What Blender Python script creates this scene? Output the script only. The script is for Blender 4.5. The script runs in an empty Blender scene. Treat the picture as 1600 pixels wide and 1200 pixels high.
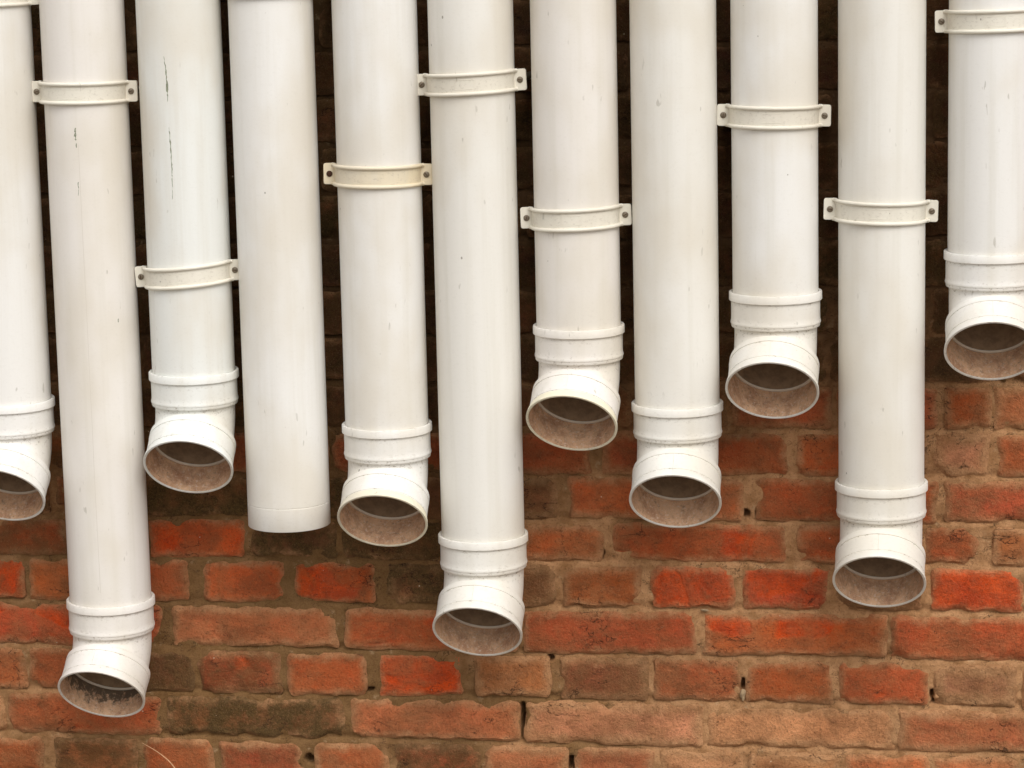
import bpy, bmesh, math, random
from mathutils import Matrix, Vector, noise

# ------------------------------------------------------------------ camera, sky, sun, exposure
scene = bpy.context.scene
COL = scene.collection
EYE = 1.75                                   # camera height above the ground
cam_data = bpy.data.cameras.new('camera')
cam = bpy.data.objects.new('camera', cam_data)
COL.objects.link(cam)
cam.matrix_world = Matrix(((0.990251, -0.002205, 0.139276, 0.0),
                           (0.137572, 0.172192, -0.97541, -3.44538),
                           (-0.021832, 0.985061, 0.170817, EYE),
                           (0, 0, 0, 1)))
cam_data.lens = 94.6
cam_data.sensor_width = 36.0
cam_data.clip_start = 0.05
cam_data.clip_end = 2000.0
scene.camera = cam

SUN_EL, SUN_AZ = math.radians(52), math.radians(28)      # azimuth to the right of the wall's normal
sun_dir = Vector((math.sin(SUN_AZ) * math.cos(SUN_EL), -math.cos(SUN_AZ) * math.cos(SUN_EL), math.sin(SUN_EL)))
world = bpy.data.worlds.new('World')
scene.world = world
world.use_nodes = True
wn, wl = world.node_tree.nodes, world.node_tree.links
sky = wn.new('ShaderNodeTexSky')
sky.sky_type = 'NISHITA'
sky.sun_disc = False
sky.sun_elevation = SUN_EL
sky.sun_rotation = math.atan2(sun_dir.x, sun_dir.y)
sky.dust_density = 4.0
hs = wn.new('ShaderNodeHueSaturation')                    # overcast: a nearly colourless sky
hs.inputs['Saturation'].default_value = 0.12
wl.new(sky.outputs['Color'], hs.inputs['Color'])
bg = wn['Background']
wl.new(hs.outputs['Color'], bg.inputs['Color'])
bg.inputs['Strength'].default_value = 0.15
sun_data = bpy.data.lights.new('sun', 'SUN')
sun_data.energy = 1.1
sun_data.angle = math.radians(40)
sun_data.color = (1.0, 0.975, 0.95)
sun = bpy.data.objects.new('sun', sun_data)
sun.rotation_euler = sun_dir.to_track_quat('Z', 'Y').to_euler()
sun.location = (1.5, -4, 5)
COL.objects.link(sun)
vs = scene.view_settings
vs.view_transform = 'Standard'
vs.look = 'None'
vs.exposure = 0.14
vs.gamma = 1.0

# ------------------------------------------------------------------ helpers
def srgb(r, g, b):
    f = lambda c: c / 12.92 if c <= 0.04045 else ((c + 0.055) / 1.055) ** 2.4
    return (f(r / 255), f(g / 255), f(b / 255), 1.0)

def tag(o, label, cat, group=None):
    o['label'] = label
    o['category'] = cat
    if group:
        o['group'] = group

def empty(name, loc):
    o = bpy.data.objects.new(name, None)
    o.empty_display_size = 0.05
    o.location = loc
    COL.objects.link(o)
    return o

def mesh_obj(name, verts, faces, mat, parent=None, smooth=30, loc=(0, 0, 0)):
    me = bpy.data.meshes.new(name)
    me.from_pydata(verts, [], faces)
    me.update()
    if smooth:
        me.polygons.foreach_set('use_smooth', [True] * len(me.polygons))
        me.set_sharp_from_angle(angle=math.radians(smooth))
    me.materials.append(mat)
    o = bpy.data.objects.new(name, me)
    o.location = loc
    COL.objects.link(o)
    if parent:
        o.parent = parent
    return o

class Nodes:
    """small wrapper for building node trees"""
    def __init__(self, name):
        self.m = bpy.data.materials.new(name)
        self.m.use_nodes = True
        self.n = self.m.node_tree.nodes
        self.l = self.m.node_tree.links
        self.b = self.n['Principled BSDF']
    def add(self, t, **kw):
        nd = self.n.new(t)
        for k, v in kw.items():
            setattr(nd, k, v)
        return nd
    def put(self, sock, v):
        if isinstance(v, bpy.types.NodeSocket):
            self.l.new(v, sock)
        else:
            sock.default_value = v
    def coord(self, kind='Object'):
        return self.add('ShaderNodeTexCoord').outputs[kind]
    def pos(self):
        return self.add('ShaderNodeNewGeometry').outputs['Position']
    def scale(self, vec, s, off=None):
        mp = self.add('ShaderNodeMapping')
        self.put(mp.inputs['Vector'], vec)
        mp.inputs['Scale'].default_value = s
        if off is not None:
            self.put(mp.inputs['Location'], off)
        return mp.outputs['Vector']
    def noise(self, vec, scale, detail=4, rough=0.55, dist=0.0):
        t = self.add('ShaderNodeTexNoise')
        self.put(t.inputs['Vector'], vec)
        t.inputs['Scale'].default_value = scale
        t.inputs['Detail'].default_value = detail
        t.inputs['Roughness'].default_value = rough
        t.inputs['Distortion'].default_value = dist
        return t.outputs['Fac']
    def ramp(self, f, a, b, lo=0.0, hi=1.0):
        r = self.add('ShaderNodeMapRange')
        r.interpolation_type = 'SMOOTHSTEP'
        self.put(r.inputs['Value'], f)
        for k, v in (('From Min', a), ('From Max', b), ('To Min', lo), ('To Max', hi)):
            self.put(r.inputs[k], v)
        return r.outputs['Result']
    def math(self, op, a, b=0.0):
        m = self.add('ShaderNodeMath', operation=op)
        self.put(m.inputs[0], a)
        self.put(m.inputs[1], b)
        return m.outputs[0]
    def mix(self, fac, a, b, mode='MIX'):
        m = self.add('ShaderNodeMix', data_type='RGBA', blend_type=mode)
        self.put(m.inputs['Factor'], fac)
        self.put(m.inputs['A'], a)
        self.put(m.inputs['B'], b)
        return m.outputs['Result']
    def attr(self, name, kind='OBJECT', out='Fac'):
        a = self.add('ShaderNodeAttribute', attribute_type=kind, attribute_name=name)
        return a.outputs[out]
    def bump(self, h, strength, dist):
        b = self.add('ShaderNodeBump')
        self.put(b.inputs['Height'], h)
        b.inputs['Strength'].default_value = strength
        b.inputs['Distance'].default_value = dist
        self.l.new(b.outputs['Normal'], self.b.inputs['Normal'])

# ------------------------------------------------------------------ materials
def mat_pvc():
    n = Nodes('weathered_white_pvc')
    info = n.add('ShaderNodeObjectInfo')
    p = n.pos()
    streak = n.noise(n.scale(p, (60, 60, 2.2)), 1.0, 4)
    blot = n.noise(n.scale(p, (9, 9, 5)), 1.0, 3)
    fine = n.noise(p, 260, 3, 0.6)
    c = n.mix(n.ramp(streak, 0.45, 0.75, 0, 0.30), info.outputs['Color'], srgb(206, 200, 184))
    c = n.mix(n.ramp(blot, 0.40, 0.68, 0, 0.65), c, srgb(216, 207, 190))
    # tiny scattered dirt specks and short scuffs
    v = n.add('ShaderNodeTexVoronoi')
    n.put(v.inputs['Vector'], n.scale(p, (55, 55, 38)))
    v.inputs['Scale'].default_value = 1.0
    rnd = n.add('ShaderNodeSeparateColor')
    n.put(rnd.inputs[0], v.outputs['Color'])
    size = n.math('MULTIPLY', n.ramp(rnd.outputs[0], 0.86, 1.0), 0.075)
    spot = n.math('LESS_THAN', v.outputs['Distance'], size)
    c = n.mix(n.math('MULTIPLY', spot, 0.65), c, srgb(112, 100, 84))
    scuff = n.noise(n.scale(p, (160, 160, 45)), 1.0, 2, 0.4)
    gate = n.noise(p, 14, 2)
    sc = n.math('MULTIPLY', n.ramp(scuff, 0.70, 0.74), n.ramp(gate, 0.5, 0.62))
    c = n.mix(n.math('MULTIPLY', sc, 0.4), c, srgb(150, 142, 124))
    # grime lodged along the steps of the fittings
    d = n.attr('grime', 'GEOMETRY')
    dn = n.noise(n.scale(p, (1, 1, 1.6)), 190, 4, 0.7)
    dm = n.math('MULTIPLY', d, n.ramp(dn, 0.52, 0.68))
    c = n.mix(n.math('MULTIPLY', dm, 0.75), c, srgb(138, 122, 100))
    n.put(n.b.inputs['Base Color'], c)
    n.put(n.b.inputs['Roughness'], n.ramp(streak, 0.3, 0.8, 0.42, 0.62))
    n.b.inputs['Specular IOR Level'].default_value = 0.4
    n.bump(n.math('ADD', n.math('MULTIPLY', fine, 0.35), n.math('MULTIPLY', streak, 0.4)), 0.12, 0.002)
    return n.m

def mat_bore():
    n = Nodes('dusty_pipe_inside')
    p = n.pos()
    a = n.noise(p, 300, 4, 0.7)
    b = n.noise(n.scale(p, (48, 48, 34)), 1.0, 6, 0.75, 0.3)
    c = n.mix(n.ramp(b, 0.35, 0.7), srgb(224, 182, 144), srgb(178, 132, 100))
    c = n.mix(n.ramp(a, 0.50, 0.70, 0, 0.7), c, srgb(226, 206, 184))
    c = n.mix(n.ramp(n.noise(p, 210, 5, 0.8), 0.54, 0.66, 0, 0.6), c, srgb(120, 96, 76))
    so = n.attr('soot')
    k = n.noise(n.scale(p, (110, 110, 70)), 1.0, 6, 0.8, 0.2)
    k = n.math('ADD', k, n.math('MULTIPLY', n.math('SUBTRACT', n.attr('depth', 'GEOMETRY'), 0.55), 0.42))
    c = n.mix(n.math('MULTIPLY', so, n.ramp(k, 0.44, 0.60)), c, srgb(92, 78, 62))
    n.put(n.b.inputs['Base Color'], c)
    n.b.inputs['Roughness'].default_value = 0.85
    n.bump(a, 0.3, 0.002)
    return n.m

def mat_plain(name, rgb, rough=0.6, metal=0.0, var=0.3, sc=120):
    n = Nodes(name)
    t = n.noise(n.coord(), sc, 4, 0.65)
    dark = tuple(c * (1 - var) for c in rgb[:3]) + (1,)
    n.put(n.b.inputs['Base Color'], n.mix(n.ramp(t, 0.35, 0.7), rgb, dark))
    n.b.inputs['Roughness'].default_value = rough
    n.b.inputs['Metallic'].default_value = metal
    n.bump(t, 0.25, 0.001)
    return n.m

MORTAR_A, MORTAR_B = srgb(190, 144, 102), srgb(152, 110, 72)

def mat_brick():
    n = Nodes('old_fired_brick')
    info = n.add('ShaderNodeObjectInfo')
    p = n.pos()
    big = n.noise(p, 15, 4, 0.6, 0.8)
    big2 = n.noise(n.scale(p, (1, 1, 1.6), (3, 1, 7)), 19, 5, 0.65, 0.5)
    mid = n.noise(p, 60, 5, 0.7)
    fine = n.noise(p, 330, 4, 0.8)
    grit = n.noise(n.scale(p, (1, 1, 1), (9, 2, 4)), 620, 2, 0.6)
    fresh = n.attr('fresh')
    moss_and_shade = n.attr('moss_and_shade')
    smear = n.attr('smear')
    edge = n.attr('edge', 'GEOMETRY')
    base = info.outputs['Color']
    c = n.mix(n.ramp(big, 0.35, 0.65, 0, 0.75), base, n.mix(0.55, base, srgb(168, 104, 62)))
    c = n.mix(n.ramp(big2, 0.42, 0.66, 0, 0.8), c, n.mix(0.65, c, srgb(118, 74, 46)))
    c = n.mix(n.ramp(mid, 0.48, 0.72, 0, 0.6), c, n.mix(0.6, c, srgb(96, 58, 36)))
    # spalled faces: the fresh orange-red body shows, with its own outline
    sp = n.noise(n.scale(p, (1, 1, 1.25)), 13, 4, 0.5, 0.9)
    thr = n.math('SUBTRACT', 0.80, n.math('MULTIPLY', fresh, 0.46))
    spm = n.ramp(sp, thr, n.math('ADD', thr, 0.11))
    red = n.mix(n.ramp(big2, 0.35, 0.65), srgb(222, 78, 20), srgb(184, 66, 30))
    red = n.mix(n.ramp(mid, 0.48, 0.75, 0, 0.6), red, srgb(140, 58, 30))
    c = n.mix(n.math('MULTIPLY', spm, 0.92), c, red)
    # mortar wiped over the arrises, and a thin veil of it across the face
    en = n.math('ADD', edge, n.math('MULTIPLY', n.math('SUBTRACT', n.noise(p, 48, 6, 0.75), 0.5), 0.030))
    sm = n.ramp(n.math('SUBTRACT', n.math('MULTIPLY', smear, 0.016), en), -0.009, 0.008, 0, 0.85)
    mort = n.mix(n.ramp(mid, 0.4, 0.7), MORTAR_A, MORTAR_B)
    c = n.mix(sm, c, mort)
    veil = n.math('MULTIPLY', n.ramp(n.noise(p, 24, 5, 0.7), 0.40, 0.68), n.math('MULTIPLY', smear, 0.85))
    c = n.mix(veil, c, srgb(172, 122, 82))
    # green-brown algae, also laid on upper bricks as shade behind the pipes
    ms = n.math('MULTIPLY', moss_and_shade, n.ramp(n.noise(p, 34, 6, 0.72), 0.30, 0.58))
    c = n.mix(n.math('MULTIPLY', ms, 0.88), c, n.mix(n.ramp(fine, 0.4, 0.65), srgb(64, 50, 27), srgb(104, 84, 46)))
    c = n.mix(n.ramp(n.noise(n.scale(p, (1, 1, 1.5)), 8, 7, 0.68), 0.46, 0.66, 0, 0.45), c, n.mix(0.55, c, srgb(98, 70, 44)))
    # grit: dark pores, paler sand
    c = n.mix(n.ramp(fine, 0.52, 0.66, 0, 0.8), c, n.mix(0.65, c, srgb(62, 38, 24)))
    c = n.mix(n.ramp(grit, 0.56, 0.72, 0, 0.4), c, n.mix(0.5, c, srgb(206, 160, 118)))
    v = n.add('ShaderNodeTexVoronoi')
    n.put(v.inputs['Vector'], p)
    v.inputs['Scale'].default_value = 75
    sc = n.add('ShaderNodeSeparateColor')
    n.put(sc.inputs[0], v.outputs['Color'])
    sz = n.math('MULTIPLY', n.ramp(sc.outputs[0], 0.88, 1.0), 0.085)
    c = n.mix(n.math('MULTIPLY', n.math('LESS_THAN', v.outputs['Distance'], sz), 0.7), c, srgb(214, 196, 168))
    ck = n.math('ABSOLUTE', n.math('SUBTRACT', n.noise(n.scale(p, (1, 1, 1.8), (4, 4, 2)), 17, 5, 0.6, 0.4), 0.5))
    crack = n.math('MULTIPLY', n.ramp(ck, 0.003, 0.009, 1, 0), n.ramp(n.noise(p, 11, 3), 0.54, 0.62))
    c = n.mix(n.math('MULTIPLY', crack, 0.75), c, srgb(54, 36, 24))
    n.put(n.b.inputs['Base Color'], c)
    n.b.inputs['Roughness'].default_value = 0.9
    n.b.inputs['Specular IOR Level'].default_value = 0.2
    h = n.math('ADD', n.math('MULTIPLY', mid, 1.0), n.math('MULTIPLY', fine, 0.45))
    h = n.math('ADD', h, n.math('MULTIPLY', n.noise(p, 140, 4, 0.7), 0.6))
    h = n.math('SUBTRACT', h, n.math('MULTIPLY', spm, 0.35))
    h = n.math('SUBTRACT', h, n.math('MULTIPLY', crack, 0.5))
    n.bump(h, 0.75, 0.006)
    return n.m

def mat_mortar():
    n = Nodes('lime_mortar')
    p = n.pos()
    mid = n.noise(p, 40, 5, 0.65)
    fine = n.noise(p, 380, 4, 0.75)
    c = n.mix(n.ramp(mid, 0.35, 0.68), MORTAR_A, MORTAR_B)
    sep = n.add('ShaderNodeSeparateXYZ')
    n.put(sep.inputs[0], p)
    # algae patch low on the wall
    gx = n.math('ABSOLUTE', n.math('ADD', sep.outputs['X'], 0.85))
    g = n.math('SUBTRACT', n.math('ADD', n.noise(p, 7, 4, 0.6), 0.28), n.math('MULTIPLY', gx, 0.75))
    c = n.mix(n.ramp(g, 0.36, 0.66, 0, 0.75), c, n.mix(n.ramp(fine, 0.4, 0.65), srgb(90, 66, 36), srgb(128, 98, 58)))
    c = n.mix(n.ramp(n.noise(n.scale(p, (1, 1, 1.5)), 8, 7, 0.68), 0.46, 0.66, 0, 0.45), c, n.mix(0.55, c, srgb(98, 70, 44)))
    up = n.math('ADD', n.math('MULTIPLY', sep.outputs['Z'], 1.6), n.noise(p, 6, 4, 0.6))
    c = n.mix(n.ramp(up, 2.15, 2.55, 0, 0.7), c, srgb(74, 56, 36))  # mortar coloured darker high up, for the shade between the pipes
    c = n.mix(n.ramp(fine, 0.52, 0.70, 0, 0.7), c, srgb(92, 68, 46))
    c = n.mix(n.ramp(n.noise(p, 60, 4, 0.7), 0.58, 0.74, 0, 0.45), c, srgb(190, 162, 126))
    ck = n.math('ABSOLUTE', n.math('SUBTRACT', n.noise(n.scale(p, (1, 1, 1.6)), 26, 5, 0.65, 0.5), 0.5))
    crack = n.math('MULTIPLY', n.ramp(ck, 0.004, 0.012, 1, 0), n.ramp(n.noise(p, 13, 3), 0.48, 0.58))
    c = n.mix(n.math('MULTIPLY', crack, 0.7), c, srgb(58, 42, 28))
    n.put(n.b.inputs['Base Color'], c)
    n.b.inputs['Roughness'].default_value = 0.95
    n.b.inputs['Specular IOR Level'].default_value = 0.15
    n.bump(n.math('ADD', mid, n.math('MULTIPLY', fine, 0.6)), 0.6, 0.005)
    return n.m

def mat_far_wall():
    n = Nodes('brickwork_beyond_the_frame')
    t = n.add('ShaderNodeTexBrick')
    mp = n.add('ShaderNodeMapping')
    n.put(mp.inputs['Vector'], n.pos())
    mp.inputs['Rotation'].default_value = (math.radians(-90), 0, 0)
    n.put(t.inputs['Vector'], mp.outputs['Vector'])
    t.inputs['Scale'].default_value = 1.0
    t.inputs['Brick Width'].default_value = 0.24
    t.inputs['Row Height'].default_value = 0.065
    t.inputs['Mortar Size'].default_value = 0.006
    t.inputs['Color1'].default_value = srgb(160, 88, 54)
    t.inputs['Color2'].default_value = srgb(132, 78, 48)
    t.inputs['Mortar'].default_value = MORTAR_A
    k = n.noise(n.pos(), 40, 5, 0.7)
    n.put(n.b.inputs['Base Color'], n.mix(n.ramp(k, 0.36, 0.68, 0, 0.8), t.outputs['Color'], srgb(112, 80, 52)))
    n.b.inputs['Roughness'].default_value = 0.92
    n.bump(n.math('SUBTRACT', k, t.outputs['Fac']), 0.5, 0.005)
    return n.m

PVC, BORE = mat_pvc(), mat_bore()
BRICK, MORTAR = mat_brick(), mat_mortar()
THROAT = mat_plain('shade_darkened_pipe_inside', srgb(166, 138, 108), 0.8, 0.0, 0.35, 90)  # bore past the stop ring coloured darker, for the shade in there
STEEL = mat_plain('weathered_screw_steel', srgb(128, 116, 98), 0.5, 0.3, 0.35, 900)
RUST = mat_plain('rusted_screw', srgb(72, 42, 24), 0.9, 0.0, 0.5, 900)
GOUGE = mat_plain('dirt_in_gouge', srgb(148, 152, 128), 0.9, 0.0, 0.4, 900)
STRAW = mat_plain('dry_straw', srgb(206, 160, 118), 0.8, 0.0, 0.25, 300)
SOIL = mat_plain('gravelly_yard', srgb(132, 122, 108), 0.95, 0.0, 0.4, 12)

# ------------------------------------------------------------------ ground and wall
g = mesh_obj('ground', [(-400, -800, 0), (400, -800, 0), (400, 60, 0), (-400, 60, 0)], [(0, 1, 2, 3)], SOIL, smooth=0)
g['kind'] = 'structure'

WALL_Y = 0.095                       # wall face, measured from the plane of the pipe axes
X0, X1, Z0, Z1 = -1.62, 0.52, 0.4955, 1.80       # part of the wall built brick by brick
TOP = 4.2
wall = empty('brick_wall', (-0.55, WALL_Y, 0))
tag(wall, 'old weathered red brick wall with rough mortar joints behind the white pipes', 'wall')
wall_off = Vector((0.55, -WALL_Y, 0))

def place_on_wall(o, x, y, z):
    o.parent = wall
    o.location = Vector((x, y, z)) + wall_off

joints = [1.0667, 1.0036, 0.9409, 0.8826, 0.8181, 0.7534, 0.6884, 0.6241, 0.5598, 0.4955]
known = {   # per course: (x from, x to, kind of face)
    -1: [(-0.5938, -0.4731, 'b'), (-0.4644, -0.3457, 'b'), (-0.3328, -0.217, 'b'), (-0.2067, -0.0802, 'r'), (-0.0684, 0.0593, 'r'), (0.0726, 0.1301, 'r'), (0.1359, 0.2484, 'q')],
    0: [(-0.5208, -0.4012, 'r'), (-0.3812, -0.2647, 'r'), (-0.2544, -0.1381, 'r'), (-0.1219, -0.0051, 'r'), (0.0041, 0.047, 'b'), (0.0579, 0.129, 'p'), (0.1431, 0.2575, 'r')],
    1: [(-1.0331, -0.7931, 'm'), (-0.7824, -0.6574, 'm'), (-0.6459, -0.4494, 'b'), (-0.4319, -0.1965, 'r'), (-0.1768, 0.0599, 'r'), (0.0725, 0.2998, 'r')],
    2: [(-1.2903, -1.1417, 's'), (-1.1325, -1.0295, 'r'), (-1.0185, -0.8856, 'o'), (-0.8747, -0.7548, 'm'), (-0.7441, -0.6076, 'm'), (-0.5969, -0.5015, 'b'), (-0.4927, -0.3876, 'r'), (-0.3719, -0.1403, 't'), (-0.1215, 0.0374, 'r'), (0.0475, 0.1149, 'r'), (0.1358, 0.251, 'q')],
    3: [(-1.3315, -1.2044, 'o'), (-1.1932, -1.0895, 'r'), (-1.0802, -0.9673, 'r'), (-0.9445, -0.8309, 'r'), (-0.8137, -0.7039, 'o'), (-0.6851, -0.5692, 'm'), (-0.5586, -0.4544, 'b'), (-0.4394, -0.3362, 'r'), (-0.3187, -0.2104, 'x'), (-0.1957, -0.0832, 'o'), (-0.067, 0.0402, 'b'), (0.0563, 0.1741, 'o'), (0.1867, 0.3018, 'r')],
    4: [(-1.2696, -1.0096, 'o'), (-0.9894, -0.7591, 'q'), (-0.7446, -0.506, 't'), (-0.4954, -0.2621, 'r'), (-0.249, -0.0055, 't'), (0.0022, 0.2277, 'r')],
    5: [(-1.3394, -1.2096, 'r'), (-1.2002, -1.0866, 'r'), (-1.0773, -0.9665, 'd'), (-0.9555, -0.8412, 's'), (-0.8293, -0.7206, 'r'), (-0.6998, -0.5858, 'x'), (-0.5635, -0.4631, 'q'), (-0.4463, -0.3292, 'b'), (-0.3187, -0.2044, 'r'), (-0.1923, -0.0791, 'r'), (-0.0671, 0.0492, 'r'), (0.0594, 0.1679, 'g'), (0.178, 0.2913, 'r')],
    6: [(-1.491, -1.2422, 'p'), (-1.2328, -1.0155, 'r'), (-1.0035, -0.7543, 'm'), (-0.7398, -0.5062, 'q'), (-0.4955, -0.2555, 'p'), (-0.2459, 0.0067, 'p'), (0.0144, 0.2462, 'q')],
    7: [(-1.314, -1.1912, 'r'), (-1.1696, -1.0538, 'n'), (-1.0435, -0.9425, 'r'), (-0.9306, -0.8158, 'r'), (-0.7948, -0.6929, 'r'), (-0.6802, -0.564, 'n'), (-0.555, -0.4416, 'q'), (-0.4283, -0.3221, 'q'), (-0.3106, -0.1993, 'p'), (-0.1888, -0.069, 'p'), (-0.0586, 0.0515, 'q'), (0.0618, 0.1751, 'q')],
}
LOOK = {    # face colour, fresh spalling, algae and painted shade, wiped mortar
    'r': ((194, 90, 48), 0.30, 0.15, 0.35), 'q': ((200, 114, 68), 0.22, 0.05, 0.50),
    'p': ((210, 146, 100), 0.05, 0.05, 0.75), 'b': ((136, 84, 54), 0.12, 0.45, 0.40),
    'd': ((78, 50, 34), 0.05, 0.75, 0.25), 'm': ((108, 74, 42), 0.12, 1.00, 0.45),  # the dark kind also paints shade on bricks behind the pipes
    'n': ((180, 98, 56), 0.20, 0.75, 0.45), 's': ((178, 80, 42), 0.42, 0.45, 0.30),
    'o': ((198, 80, 40), 0.72, 0.08, 0.22), 'x': ((186, 74, 38), 0.80, 0.0, 0.25),
    't': ((196, 88, 44), 0.55, 0.10, 0.35), 'g': ((176, 124, 88), 0.12, 0.2, 0.9)}

def brick_mesh(w, h, seed):
    """front of a worn brick: rounded, wavering outline that dives into the mortar, plus its returns"""
    rnd = random.Random(seed)
    nx, nz = max(12, int(w / 0.0045)), 13
    off = Vector((rnd.uniform(0, 90), rnd.uniform(0, 90), rnd.uniform(0, 90)))
    rad = rnd.uniform(0.003, 0.012)
    broken = [(sx * w / 2, sz * h / 2, rnd.uniform(.010, .024)) for sx in (-1, 1) for sz in (-1, 1) if rnd.random() < .3]
    tilt_x, tilt_z = rnd.uniform(-0.006, 0.006), rnd.uniform(-0.02, 0.02)
    verts, faces, edges = [], [], []
    for j in range(nz + 1):
        for i in range(nx + 1):
            u, v = i / nx, j / nz
            x, z = (u - 0.5) * w, (v - 0.5) * h
            # pull in the corners
            cx, cz = w / 2 - rad, h / 2 - rad
            ax, az = abs(x) - cx, abs(z) - cz
            if ax > 0 and az > 0:
                d = math.hypot(ax, az)
                if d > rad:
                    x = math.copysign(cx + ax * rad / d, x)
                    z = math.copysign(cz + az * rad / d, z)
            wob = noise.noise_vector(Vector((x, 0, z)) * 38 + off) * 0.0034
            wob += noise.noise_vector(Vector((x, 0, z)) * 120 + off) * 0.0014
            e = min(w / 2 - abs(x), h / 2 - abs(z))
            y = 0.0034 * max(0.0, 1 - e / 0.0040) ** 2
            edges.append(e)
            y += noise.noise(Vector((x, 3, z)) * 26 + off) * 0.0013
            y += noise.noise(Vector((x, 7, z)) * 90 + off) * 0.0009
            for bx, bz, br in broken:
                d = math.hypot(x - bx, (z - bz) * 1.3) + 0.004 * noise.noise(Vector((x, 5, z)) * 150 + off)
                if d < br:
                    y += min(0.006, (br - d) * 0.9)
            chip = noise.noise(Vector((x, 11, z)) * 30 + off)
            if chip > 0.15 and e < 0.014:
                y += (chip - 0.15) * 0.016 * (1 - e / 0.014)
            verts.append((x + wob.x, y + x * tilt_x + z * tilt_z, z + wob.z))
    row = nx + 1
    for j in range(nz):
        for i in range(nx):
            a = j * row + i
            faces.append((a, a + 1, a + 1 + row, a + row))
    rim = [i for i in range(row)] + [j * row + nx for j in range(1, nz + 1)]
    rim += [nz * row + i for i in range(nx - 1, -1, -1)] + [j * row for j in range(nz - 1, 0, -1)]
    base = len(verts)
    for k in rim:
        verts.append((verts[k][0], 0.06, verts[k][2]))
        edges.append(0.0)
    m = len(rim)
    for k in range(m):
        q = (k + 1) % m
        faces.append((rim[q], rim[k], base + k, base + q))
    return verts, faces, edges

rng = random.Random(7)
courses = []
for k in range(9):
    courses.append((k, joints[k + 1], joints[k]))
z = joints[0]
k = -1
while z < Z1 - 0.02:
    courses.append((k, z, z + 0.0645))
    z += 0.0645
    k -= 1
Z1 = z
seed = 0
for k, zb, zt in courses:
    h = (zt - zb) - 0.0062
    head = (k % 2 == 1)
    lst = list(known.get(k, []))
    step = 0.110 if head else 0.222
    pool = 'rrrqbn' if k >= 7 else ('ddddm' if k < 0 else 'rrqbn')  # upper courses darkened: shade behind the pipes put into the brick colour
    x = lst[0][0] - 0.011 if lst else rng.uniform(-0.4, -0.2)
    mid_x = x
    while x > X0 + 0.05:
        w = step + rng.uniform(-0.004, 0.004)
        lst.append((max(x - w, X0), x, rng.choice(pool)))
        x -= w + 0.012
    x = max(b for a, b, c in lst if b > mid_x) + 0.011 if known.get(k) else mid_x + 0.011
    while x < X1 - 0.05:
        w = step + rng.uniform(-0.004, 0.004)
        lst.append((x, min(x + w, X1), rng.choice(pool)))
        x += w + 0.012
    for a, b, c in lst:
        if k < 0 and a > 0.2:
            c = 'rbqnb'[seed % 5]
        seed += 1
        v, f, ed = brick_mesh(b - a + 0.0045, h + rng.uniform(-0.002, 0.0015), seed)
        o = mesh_obj('brick', v, f, BRICK, smooth=40)
        o.data.attributes.new('edge', 'FLOAT', 'POINT').data.foreach_set('value', ed)
        place_on_wall(o, (a + b) / 2, WALL_Y + rng.uniform(-0.0022, 0.0006), (zb + zt) / 2 + rng.uniform(-0.0012, 0.0012))
        o.rotation_euler = (0, math.radians(rng.uniform(-0.6, 0.6)), 0)
        col, fresh, moss_and_shade, smear = LOOK[c]
        j = rng.uniform(0.9, 1.1)
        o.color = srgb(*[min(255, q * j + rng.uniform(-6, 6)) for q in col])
        o['fresh'] = max(0.0, fresh + rng.uniform(-0.06, 0.06))
        o['moss_and_shade'] = max(0.0, moss_and_shade + rng.uniform(-0.05, 0.1))
        o['smear'] = max(0.0, smear + rng.uniform(-0.12, 0.12))

# mortar bed: one rough sheet, with open holes where the joints have fallen out
holes = [(-0.501, 0.666, .003, .013), (-0.501, 0.646, .003, .010), (-0.435, 0.602, .004, .005), (-0.436, 0.594, .005, .006),
         (-0.198, 0.715, .0035, .006), (-0.804, 0.596, .005, .005), (0.065, 0.630, .006, .0028),
         (0.074, 0.632, .006, .0024), (-0.773, 0.639, .008, .0026), (-0.193, 0.953, .004, .004), (-0.174, 0.955, .003, .005),
         (-0.388, 0.897, .0024, .005), (0.056, 0.706, .0024, .005), (0.072, 0.6955, .013, .0024), (0.094, 0.6955, .008, .002),
         (-0.722, 0.699, .010, .0022), (-0.153, 0.696, .010, .0024), (-1.004, 0.699, .005, .0026), (-0.461, 0.748, .0028, .0035)]
cell = 0.0028
nx, nz = int((X1 - X0) / cell), int((Z1 - Z0) / cell)
JZ = [c[1] for c in courses] + [c[2] for c in courses]
verts = []
for j in range(nz + 1):
    zz = Z0 + (Z1 - Z0) * j / nz
    for i in range(nx + 1):
        xx = X0 + (X1 - X0) * i / nx
        p = Vector((xx, 0, zz))
        y = 0.0026 + noise.noise(p * 22) * 0.0026 + noise.noise(p * 75 + Vector((5, 0, 0))) * 0.0016 + noise.noise(p * 210) * 0.0009
        zj = min(JZ, key=lambda q: abs(q - zz))
        dz = zz - zj
        t = max(0.0, min(1.0, (dz + 0.001) / 0.004)) * max(0.0, min(1.0, (0.014 - dz) / 0.008))
        y += 0.0030 * t * (0.4 + 1.2 * max(0.0, 0.5 + noise.noise(p * 14 + Vector((0, 9, 0)))))
        y = max(y, 0.0014 + 0.0006 * noise.noise(p * 160))
        for hx, hz, rx, rz in holes:
            d = ((xx - hx) / rx) ** 2 + ((zz - hz) / rz) ** 2
            if d < 2.6:
                y += 0.030 * max(0.0, min(1.0, (2.2 - d)))
        verts.append((xx + 0.55, y, zz))
faces = []
row = nx + 1
for j in range(nz):
    for i in range(nx):
        a = j * row + i
        faces.append((a, a + 1, a + 1 + row, a + row))
mortar = mesh_obj('mortar', verts, faces, MORTAR, wall, smooth=180)

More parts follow.
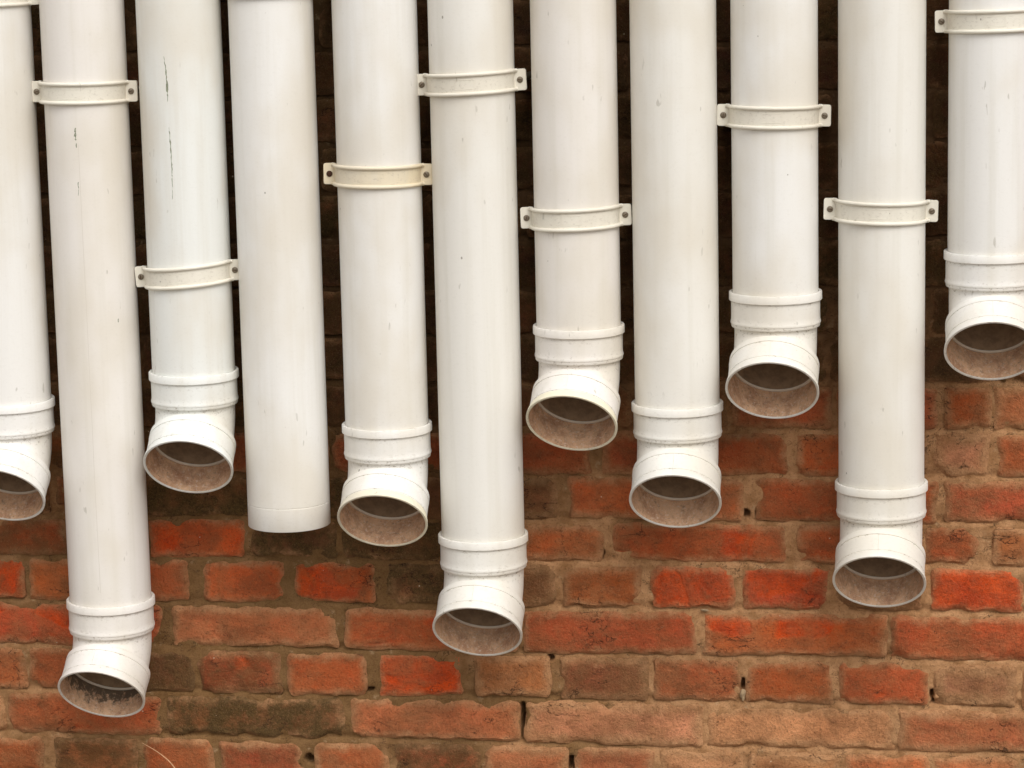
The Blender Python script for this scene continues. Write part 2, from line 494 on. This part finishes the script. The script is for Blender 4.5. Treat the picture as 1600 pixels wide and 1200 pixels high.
CRUMB = mat_plain('pale_lime_crumb', srgb(172, 146, 112), 0.95, 0.0, 0.45, 160)
for cx, cz, rx, rz, sd in ((-0.249, 0.8195, .005, .0016, 3), (-0.198, 0.702, .0034, .008, 4)):
    bm = bmesh.new()
    bmesh.ops.create_icosphere(bm, subdivisions=3, radius=1.0)
    for q in bm.verts:
        k = 1 + 0.45 * noise.noise(q.co * 1.6 + Vector((sd * 7, 0, 0))) + 0.2 * noise.noise(q.co * 4 + Vector((0, sd * 5, 0)))
        q.co = Vector((q.co.x * rx * k, q.co.y * .0022 * k, q.co.z * rz * k))
    me = bpy.data.meshes.new('mortar_crumb')
    bm.to_mesh(me)
    bm.free()
    me.polygons.foreach_set('use_smooth', [True] * len(me.polygons))
    me.materials.append(CRUMB)
    o = bpy.data.objects.new('mortar_crumb', me)
    COL.objects.link(o)
    place_on_wall(o, cx, WALL_Y, cz)

# the rest of the wall around it, out of the picture
fw = mat_far_wall()
def slab(name, x0, x1, z0, z1):
    y0, y1 = 0.0, 0.22
    v = [(x + 0.55, y, z) for z in (z0, z1) for y in (y0, y1) for x in (x0, x1)]
    f = [(0, 1, 5, 4), (3, 2, 6, 7), (1, 3, 7, 5), (2, 0, 4, 6), (4, 5, 7, 6), (2, 3, 1, 0)]
    return mesh_obj(name, v, f, fw, wall, smooth=0)
slab('wall_section', -4.0, X0, 0.0, TOP)
slab('wall_section', X1, 4.0, 0.0, TOP)
slab('wall_section', X0, X1, 0.0, Z0)
slab('wall_section', X0, X1, Z1, TOP)

# ------------------------------------------------------------------ pipes
SEG = 96
def sweep(name, frames, mat, parent, smooth=32, grime=None, close=False, seg=SEG):
    """frames: (centre, axis u, axis v, radius)"""
    verts, faces = [], []
    for c, u, v, r in frames:
        for i in range(seg):
            a = 2 * math.pi * i / seg
            verts.append(tuple(c + u * (r * math.cos(a)) + v * (r * math.sin(a))))
    m = len(frames)
    for j in range(m if close else m - 1):
        q = (j + 1) % m
        for i in range(seg):
            k = (i + 1) % seg
            faces.append((j * seg + k, j * seg + i, q * seg + i, q * seg + k))
    o = mesh_obj(name, verts, faces, mat, parent, smooth)
    if grime:
        at = o.data.attributes.new('grime', 'FLOAT', 'POINT')
        at.data.foreach_set('value', [gv for gv in grime for _ in range(seg)])
    return o

UX, UY = Vector((1, 0, 0)), Vector((0, 1, 0))
def straight(profile, z_sign=-1):
    return [(Vector((0, 0, z_sign * s)), UX, UY, r) for s, r in profile]

SOCK, NECK, BEND = 0.045, 0.0255, 47.2
RC = 0.0235 / math.tan(math.radians(BEND / 2))
def elbow_frame(s):
    """point and cross-section axes at distance s along the bent axis, starting at the collar"""
    a0 = S_ARC0
    arc = RC * math.radians(BEND)
    if s <= a0:
        return Vector((0, 0, -s)), UX, UY
    t = min(1.0, (s - a0) / arc)
    th = math.radians(BEND) * t
    c = Vector((0, -RC * (1 - math.cos(th)), -a0 - RC * math.sin(th)))
    v = Vector((0, math.cos(th), -math.sin(th)))
    if s > a0 + arc:
        c = c + Vector((0, -math.sin(th), -math.cos(th))) * (s - a0 - arc)
    return c, UX, v
S_ARC0 = SOCK + NECK - 0.0210
S_ARC1 = S_ARC0 + RC * math.radians(BEND)
S_M0 = S_ARC1 + NECK - 0.0222            # start of the mouth socket
S_END = S_M0 + SOCK

def make_elbow(parent, z, tint, soot, yaw, lip_tint):
    body = [(0.0110, .0555, .2), (0.0112, .0571, .9), (0.0135, .0572, .5), (0.020, .0572, .1), (0.030, .0572, .1), (0.0355, .0573, .4),
            (0.0375, .0579, .3), (0.0390, .0582, .2), (0.0405, .0579, .4), (0.0412, .0572, .9), (0.0440, .0571, .5), (0.0450, .0566, .7), (0.0454, .0534, 1.0), (0.048, .0531, 1.0)]
    n = 12
    for i in range(1, n):
        body.append((0.048 + (S_M0 - 0.002 - 0.048) * i / n, (.0530), max(.25, 1.0 - i * .14)))
    body += [(S_M0 - .001, .0531, .7), (S_M0 - .0002, .0566, .3), (S_M0 + .0010, .0577, .1), (S_M0 + .0085, .0579, .1), (S_M0 + .0091, .0569, 1.), (S_M0 + .0100, .0569, 1.), (S_M0 + .0106, .0576, .2),
             (S_M0 + .020, .0574, .1), (S_M0 + .0320, .0576, .2), (S_M0 + .0327, .0569, 1.), (S_M0 + .0336, .0569, 1.), (S_M0 + .0342, .0560, .5)]
    fr = []
    for s, r, d in body:
        c, u, v = elbow_frame(s)
        fr.append((c, u, v, r))
    e = sweep('elbow', fr, PVC, parent, 28, [d for s, r, d in body])
    e.location = (0, 0, z)
    e.rotation_euler = (0, 0, math.radians(yaw))
    e.color = tint
    # collar round the pipe at the top of the fitting
    cp = [(.0105, .0555), (0.0, .0555), (-.0003, .0590), (0.0006, .0597), (.0100, .0598), (.0109, .0590), (.0109, .0560)]
    col = sweep('socket_collar', straight(cp), PVC, e, 40, [.6, .6, .5, .15, .15, .5, .6], True)
    col.color = tint
    # flared lip of the mouth
    mp = [(S_M0 + .0336, .0562), (S_M0 + .0337, .0574), (S_M0 + .0352, .0580), (S_M0 + .0395, .0592), (S_M0 + .0435, .0598), (S_END - .0004, .0598), (S_END, .0594), (S_END, .0572), (S_END - .0006, .0566), (S_M0 + .0336, .0562)]
    lip = sweep('mouth_lip', [elbow_frame(s) + (r,) for s, r in mp], PVC, e, 40, [.3, .3, .1, .0, .0, .1, .4, .5, .5, .5])
    lip.color = lip_tint
    bp = [(S_END - .0010, .0563), (S_M0 + .030, .0556), (S_M0 + .010, .0553), (S_M0 + .0048, .0552)]
    bp2 = [(S_M0 + .0030, .0515)] + [(S_M0 + .003 - (S_M0 - .02) * i / 10, .0512) for i in range(1, 11)] + [(0.02, .051)]
    bore = sweep('socket_lining', [elbow_frame(s) + (r,) for s, r in bp], BORE, e, 40)
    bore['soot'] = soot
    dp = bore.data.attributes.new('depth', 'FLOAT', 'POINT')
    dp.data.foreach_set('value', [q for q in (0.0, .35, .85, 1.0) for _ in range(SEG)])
    sweep('throat', [elbow_frame(s) + (r,) for s, r in bp2], THROAT, e, 40)
    rp = [(S_M0 + .0044, .0552), (S_M0 + .0056, .0536), (S_M0 + .0056, .0516), (S_M0 + .0035, .0511)]
    ring = sweep('stop_ring', [elbow_frame(s) + (r,) for s, r in rp], PVC, e, 60)
    ring.color = srgb(228, 216, 198)
    # moulding seam along the crown of the mouth
    sv, sf = [], []
    steps = 14
    for i in range(steps + 1):
        s = S_M0 + .002 + (SOCK - .004) * i / steps
        rr = .0577 if s < S_M0 + .034 else .0577 + min(.0023, (s - S_M0 - .034) * .26)
        c, u, v = elbow_frame(s)
        for dx, dr in ((-.0005, -.0006), (0, .00015), (.0005, -.0006)):
            sv.append(tuple(c - v * (rr + dr) + u * dx))
    for i in range(steps):
        for q in (0, 1):
            a = i * 3 + q
            sf.append((a, a + 1, a + 4, a + 3))
    sm = mesh_obj('moulding_seam', sv, sf, PVC, e, 60)
    sm.color = tuple(c * .8 for c in tint[:3]) + (1,)
    return e

def gouge(parent, pts, widths, seed):
    """ragged dark scratch lying on the pipe wall: (angle, height) points"""
    rnd = random.Random(seed)
    path = []
    for (a0, z0), (a1, z1), w0, w1 in zip(pts, pts[1:], widths, widths[1:]):
        for i in range(8):
            t = i / 8
            path.append((a0 + (a1 - a0) * t + rnd.uniform(-.5, .5), z0 + (z1 - z0) * t, max(.0001, (w0 + (w1 - w0) * t) * rnd.uniform(.3, 1.4))))
    v, f = [], []
    for a, zz, w in path:
        for s, r in ((-1, .05502), (0, .05516), (1, .05502)):
            th = math.radians(a) + s * w / .055
            v.append((r * math.sin(th), -r * math.cos(th), zz + s * .0008))
    for i in range(len(path) - 1):
        for q in (0, 1):
            k = i * 3 + q
            f.append((k, k + 1, k + 4, k + 3))
    return mesh_obj('gouge', v, f, GOUGE, parent, 60)

CREAM, WHITE, COOL, PINK = srgb(230, 226, 217), srgb(233, 230, 224), srgb(230, 230, 224), srgb(231, 225, 217)
STAIN = srgb(232, 224, 198)
pipes = [   # axis x, collar (or cut end) height, tint, elbow, soot, elbow yaw, label
    (-1.1765, 1.1245, WHITE, True, .15, -2.5, 'leftmost white drain pipe, cut off by the left edge of the picture'),
    (-1.0499, 0.8506, PINK, True, .95, -4, 'longest white drain pipe, its sooty outlet lowest of all, near the left edge'),
    (-0.9203, 1.1646, COOL, True, .15, 1, 'cool white drain pipe with a long dark scratch, right of the longest pipe'),
    (-0.7973, 0.9561, WHITE, False, 0, 0, 'plain white drain pipe with a straight cut end and no elbow'),
    (-0.6605, 1.0940, WHITE, True, .1, 0, 'white drain pipe with a faintly stained outlet lip, just right of the plain cut-off pipe'),
    (-0.5352, 0.9457, CREAM, True, .25, -3, 'second longest white drain pipe, elbow low in front of red bricks at centre'),
    (-0.4025, 1.2257, PINK, True, .2, -6, 'short white drain pipe at centre with a yellow-stained outlet lip'),
    (-0.2750, 1.1235, CREAM, True, .1, 0, 'white drain pipe with elbow and no clip in view, right of centre'),
    (-0.1468, 1.2693, WHITE, True, .1, -3, 'short white drain pipe with elbow, third from the right edge'),
    (-0.0115, 1.0200, CREAM, True, .2, -2.5, 'long white drain pipe, second from the right edge, outlet above red bricks'),
    (0.1264, 1.3204, WHITE, True, .2, 0, 'rightmost and shortest white drain pipe, cut off by the right edge'),
]
PIPE_TOP = 3.9
for x, zb, tint, has_elbow, soot, yaw, label in pipes:
    t = empty('drain_pipe', (x, 0, zb))
    tag(t, label, 'pipe', 'white drain pipes on the brick wall')
    low = -.042 if has_elbow else 0.0
    prof = [(low, .0518), (low, .0546), (low + .0006, .0550)]
    gr = [.3, .3, .1]
    if not has_elbow:
        prof += [(.0305, .0550), (.0309, .05465), (.0317, .05465), (.0321, .0550)]
        gr += [.1, .5, .5, .1]
    prof += [(.01, .0550), (.03, .0550)] if has_elbow else [(.06, .0550)]
    gr += [.12, .05] if has_elbow else [.05]
    hgt = PIPE_TOP - zb
    prof += [(.06 + (hgt - .06) * i / 12, .0550) for i in range(1, 13)] + [(hgt, .0518), (low, .0518)]
    gr += [0.05] * 12 + [0, 0]
    tube = sweep('tube', straight(prof, 1), PVC, t, 40, gr)
    tube.color = tint
    if has_elbow:
        make_elbow(t, 0.0, tint, soot, yaw, STAIN if 'stained' in label else tint)
    if abs(x + .9203) < 1e-4:
        gouge(t, [(a, q - zb) for a, q in [(-7.4, 1.5833), (-5.6, 1.5644), (-4.8, 1.5422), (-4.8, 1.5233)]], [.0002, .0008, .0013, .0003], 3)
        gouge(t, [(a, q - zb) for a, q in [(-4.5, 1.492), (-3.7, 1.4721), (-3.2, 1.443), (-3.1, 1.4264), (-4.0, 1.395)]], [.0003, .0007, .0007, .0005, .0003], 4)
    if abs(x + 1.0499) < 1e-4:
        gouge(t, [(-.4, 1.4925 - zb), (-.5, 1.484 - zb), (0, 1.476 - zb)], [.0006, .0018, .0003], 5)
        gouge(t, [(.4, 1.473 - zb), (.5, 1.466 - zb)], [.0009, .0003], 6)
        gouge(t, [(.6, 1.422 - zb), (0, 1.402 - zb)], [.0006, .0003], 8)
        seam = []
        for i in range(41):
            zz = .02 + .60 * i / 40
            aa = math.radians(3.0 + .4 * noise.noise(Vector((zz * 9, 0, 0))))
            for k in (-1, 1):
                seam.append((.05506 * math.sin(aa + k * .0045), -.05506 * math.cos(aa + k * .0045), zz))
        ln = mesh_obj('extrusion_line', seam, [(2 * i, 2 * i + 1, 2 * i + 3, 2 * i + 2) for i in range(40)], PVC, t, 60)
        ln.color = srgb(206, 198, 186)
        gouge(t, [(47.3, 1.2395 - zb), (47.0, 1.2345 - zb)], [.0008, .0011], 9)

# ------------------------------------------------------------------ clips
def tube_path(pts, r, seg=10):
    verts, faces = [], []
    for i, p in enumerate(pts):
        d = (pts[min(i + 1, len(pts) - 1)] - pts[max(i - 1, 0)]).normalized()
        u = Vector((0, 0, 1))
        v = d.cross(u).normalized()
        for k in range(seg):
            a = 2 * math.pi * k / seg
            verts.append(tuple(p + u * (r * math.cos(a)) + v * (r * math.sin(a))))
    m = len(pts)
    for i in range(m - 1):
        for k in range(seg):
            q = (k + 1) % seg
            faces.append((i * seg + k, i * seg + q, (i + 1) * seg + q, (i + 1) * seg + k))
    faces.append(tuple(range(seg - 1, -1, -1)))
    faces.append(tuple((m - 1) * seg + k for k in range(seg)))
    return verts, faces

def clip(x, z, tilt, tint, label, rusty=False):
    t = empty('pipe_clip', (x, 0, z))
    t.rotation_euler = (0, math.radians(-tilt), 0)
    tag(t, label, 'pipe clip', 'screwed pipe clips')
    # strap
    n = 64
    prof = [(.0553, -.0125), (.0570, -.0125), (.0570, .0125), (.0553, .0125)]
    v, f = [], []
    for i in range(n + 1):
        a = math.radians(-90 + 180 * i / n)
        for r, q in prof:
            v.append((r * math.sin(a), -r * math.cos(a), q))
    for i in range(n):
        for k in range(4):
            q = (k + 1) % 4
            f.append((i * 4 + k, (i + 1) * 4 + k, (i + 1) * 4 + q, i * 4 + q))
    f += [(0, 1, 2, 3), (n * 4 + 3, n * 4 + 2, n * 4 + 1, n * 4)]
    s = mesh_obj('strap', v, f, PVC, t, 30)
    s.color = tint
    at = s.data.attributes.new('grime', 'FLOAT', 'POINT')
    at.data.foreach_set('value', [.3] * len(v))
    for q in (-.0121, .0121):
        pts = [Vector((-.0605, -.0035, q))]
        pts += [Vector((.0575 * math.sin(math.radians(-84 + 168 * i / n)), -.0575 * math.cos(math.radians(-84 + 168 * i / n)), q)) for i in range(n + 1)]
        pts.append(Vector((.0605, -.0035, q)))
        v, f = tube_path(pts, .0026)
        o = mesh_obj('rib', v, f, PVC, t, 50)
        o.color = tint
    # embossed maker's panel: a thin raised frame with a worn line of relief
    def raised(a0, a1, z0, z1, r=.0573):
        vv, ff = [], []
        m = max(1, int(abs(a1 - a0) / 3))
        for i in range(m + 1):
            a = math.radians(a0 + (a1 - a0) * i / m)
            for rr, zz in ((.0568, z0), (r, z0 + .0002), (r, z1 - .0002), (.0568, z1)):
                vv.append((rr * math.sin(a), -rr * math.cos(a), zz))
        for i in range(m):
            for k in range(3):
                ff.append((i * 4 + k, (i + 1) * 4 + k, (i + 1) * 4 + k + 1, i * 4 + k + 1))
        return vv, ff
    vv, ff = [], []
    for spec in ((-13, 13, .0054, .0062), (-13, 13, -.0062, -.0054), (-13, -12.2, -.0054, .0054), (12.2, 13, -.0054, .0054)):
        a, b = raised(*spec)
        ff += [tuple(q + len(vv) for q in fc) for fc in b]
        vv += a
    o = mesh_obj('embossed_panel', vv, ff, PVC, t, 40)
    o.color = tint
    for sx in (-1, 1):
        bm = bmesh.new()
        w0, w1, hh, rc = .0550, .0722, .0138, .0026
        pts = [(w0, -hh), (w1 - rc, -hh)]
        pts += [(w1 - rc + rc * math.sin(a), -hh + rc - rc * math.cos(a)) for a in [math.radians(d) for d in (22, 45, 68, 90)]]
        pts += [(w1 - rc + rc * math.cos(a), hh - rc + rc * math.sin(a)) for a in [math.radians(d) for d in (0, 22, 45, 68, 90)]]
        pts += [(w0, hh)]
        vf = [bm.verts.new((sx * a, -.0040, b)) for a, b in pts]
        fc = bm.faces.new(vf if sx > 0 else vf[::-1])
        ex = bmesh.ops.extrude_face_region(bm, geom=[fc])
        bmesh.ops.translate(bm, verts=[q for q in ex['geom'] if isinstance(q, bmesh.types.BMVert)], vec=(0, .0048, 0))
        bmesh.ops.recalc_face_normals(bm, faces=bm.faces[:])
        bmesh.ops.bevel(bm, geom=bm.edges[:], offset=.0005, segments=2, affect='EDGES')
        me = bpy.data.meshes.new('ear')
        bm.to_mesh(me)
        bm.free()
        me.materials.append(PVC)
        e = bpy.data.objects.new('ear', me)
        COL.objects.link(e)
        e.parent = t
        e.color = tint
        # slotted screw head
        m, prof = 24, [(.0, .0000), (.0040, .0), (.0040, -.0009), (.0031, -.0018), (.0016, -.0022)]
        vv, ff = [], []
        for r, y in prof[1:]:
            vv += [(r * math.cos(2 * math.pi * i / m), y, r * math.sin(2 * math.pi * i / m)) for i in range(m)]
        for j in range(len(prof) - 2):
            ff += [(j * m + i, j * m + (i + 1) % m, (j + 1) * m + (i + 1) % m, (j + 1) * m + i) for i in range(m)]
        ff.append(tuple((len(prof) - 2) * m + i for i in range(m)))
        sc = mesh_obj('screw', vv, ff, RUST if (rusty and sx < 0) else STEEL, e, 35)
        sc.location = (sx * .0642, -.0040, 0)
        slot = mesh_obj('slot', [(a, b, c) for c in (-.0004, .0004) for b in (-.0024, -.001) for a in (-.0026, .0026)],
                        [(0, 1, 5, 4), (3, 2, 6, 7), (1, 3, 7, 5), (2, 0, 4, 6), (4, 5, 7, 6), (2, 3, 1, 0)], RUST, e, 0)
        slot.location = sc.location
        slot.rotation_euler = (0, random.Random(int(x * 9999) + sx).uniform(0, 3), 0)
        # spacer that carries the ear off the wall
        m = 16
        vv = [(sx * .0642 + .005 * math.cos(2 * math.pi * i / m), y, .005 * math.sin(2 * math.pi * i / m)) for y in (.0006, WALL_Y + .004) for i in range(m)]
        sp = mesh_obj('spacer', vv, [(i, (i + 1) % m, m + (i + 1) % m, m + i) for i in range(m)], STEEL, t, 40)
    return t

CLIPC, YEL = srgb(228, 222, 207), srgb(226, 211, 180)
clip(-1.1779, 1.6633, 1.2, CLIPC, 'clip at the very top of the leftmost pipe, cut by the picture corner')
clip(-1.0516, 1.5368, -0.4, CLIPC, 'cream clip high on the longest pipe, above its short scratch')
clip(-0.9215, 1.2951, 3.9, CLIPC, 'cream clip tilted up to the right, below the long dark scratch')
clip(-0.7979, 1.6698, 0.0, CLIPC, 'clip at the top edge of the plain cut-off pipe, barely in view')
clip(-0.6617, 1.4245, -0.9, YEL, 'yellowed clip with a rusty left screw', True)
clip(-0.5364, 1.5420, 2.2, CLIPC, 'cream clip near the top of the second longest pipe at centre')
clip(-0.4033, 1.3676, 1.5, CLIPC, 'cream clip on the short centre pipe, above the yellow-stained outlet')
clip(-0.1476, 1.4948, -1.0, CLIPC, 'cream clip on the short pipe third from the right edge')
clip(-0.0127, 1.3730, -1.6, CLIPC, 'cream clip on the long pipe second from the right edge')
clip(0.1264, 1.6108, 1.0, CLIPC, 'cream clip in the top right corner, cut by the right edge')

# ------------------------------------------------------------------ dry stem in front of the bricks
pts = [Vector((a, WALL_Y - d, b)) for a, b, d in [(-1.043, 0.616, .002), (-1.027, 0.611, .010), (-1.010, 0.602, .015), (-0.996, 0.590, .018), (-0.976, 0.562, .022), (-0.961, 0.515, .024), (-0.954, 0.40, .02), (-.952, 0.0, .02)]]
fine = []
for i in range(len(pts) - 1):
    for k in range(6):
        t = k / 6
        p0, p1, p2, p3 = pts[max(i - 1, 0)], pts[i], pts[i + 1], pts[min(i + 2, len(pts) - 1)]
        fine.append(0.5 * ((2 * p1) + (p2 - p0) * t + (2 * p0 - 5 * p1 + 4 * p2 - p3) * t * t + (3 * p1 - p0 - 3 * p2 + p3) * t ** 3))
fine.append(pts[-1])
v, f = [], []
for i, p in enumerate(fine):
    r = .0004 + .0010 * i / len(fine)
    d = (fine[min(i + 1, len(fine) - 1)] - fine[max(i - 1, 0)]).normalized()
    u = d.cross(Vector((0, 1, 0))).normalized()
    w = d.cross(u)
    for k in range(6):
        a = math.pi * k / 3
        v.append(tuple(p + u * r * math.cos(a) + w * r * math.sin(a)))
for i in range(len(fine) - 1):
    for k in range(6):
        q = (k + 1) % 6
        f.append((i * 6 + k, i * 6 + q, (i + 1) * 6 + q, (i + 1) * 6 + k))
stem = mesh_obj('dry_grass_stem', v, f, STRAW, None, 60)
tag(stem, 'thin dry grass stem bending in front of the bricks at the bottom left', 'grass stem')
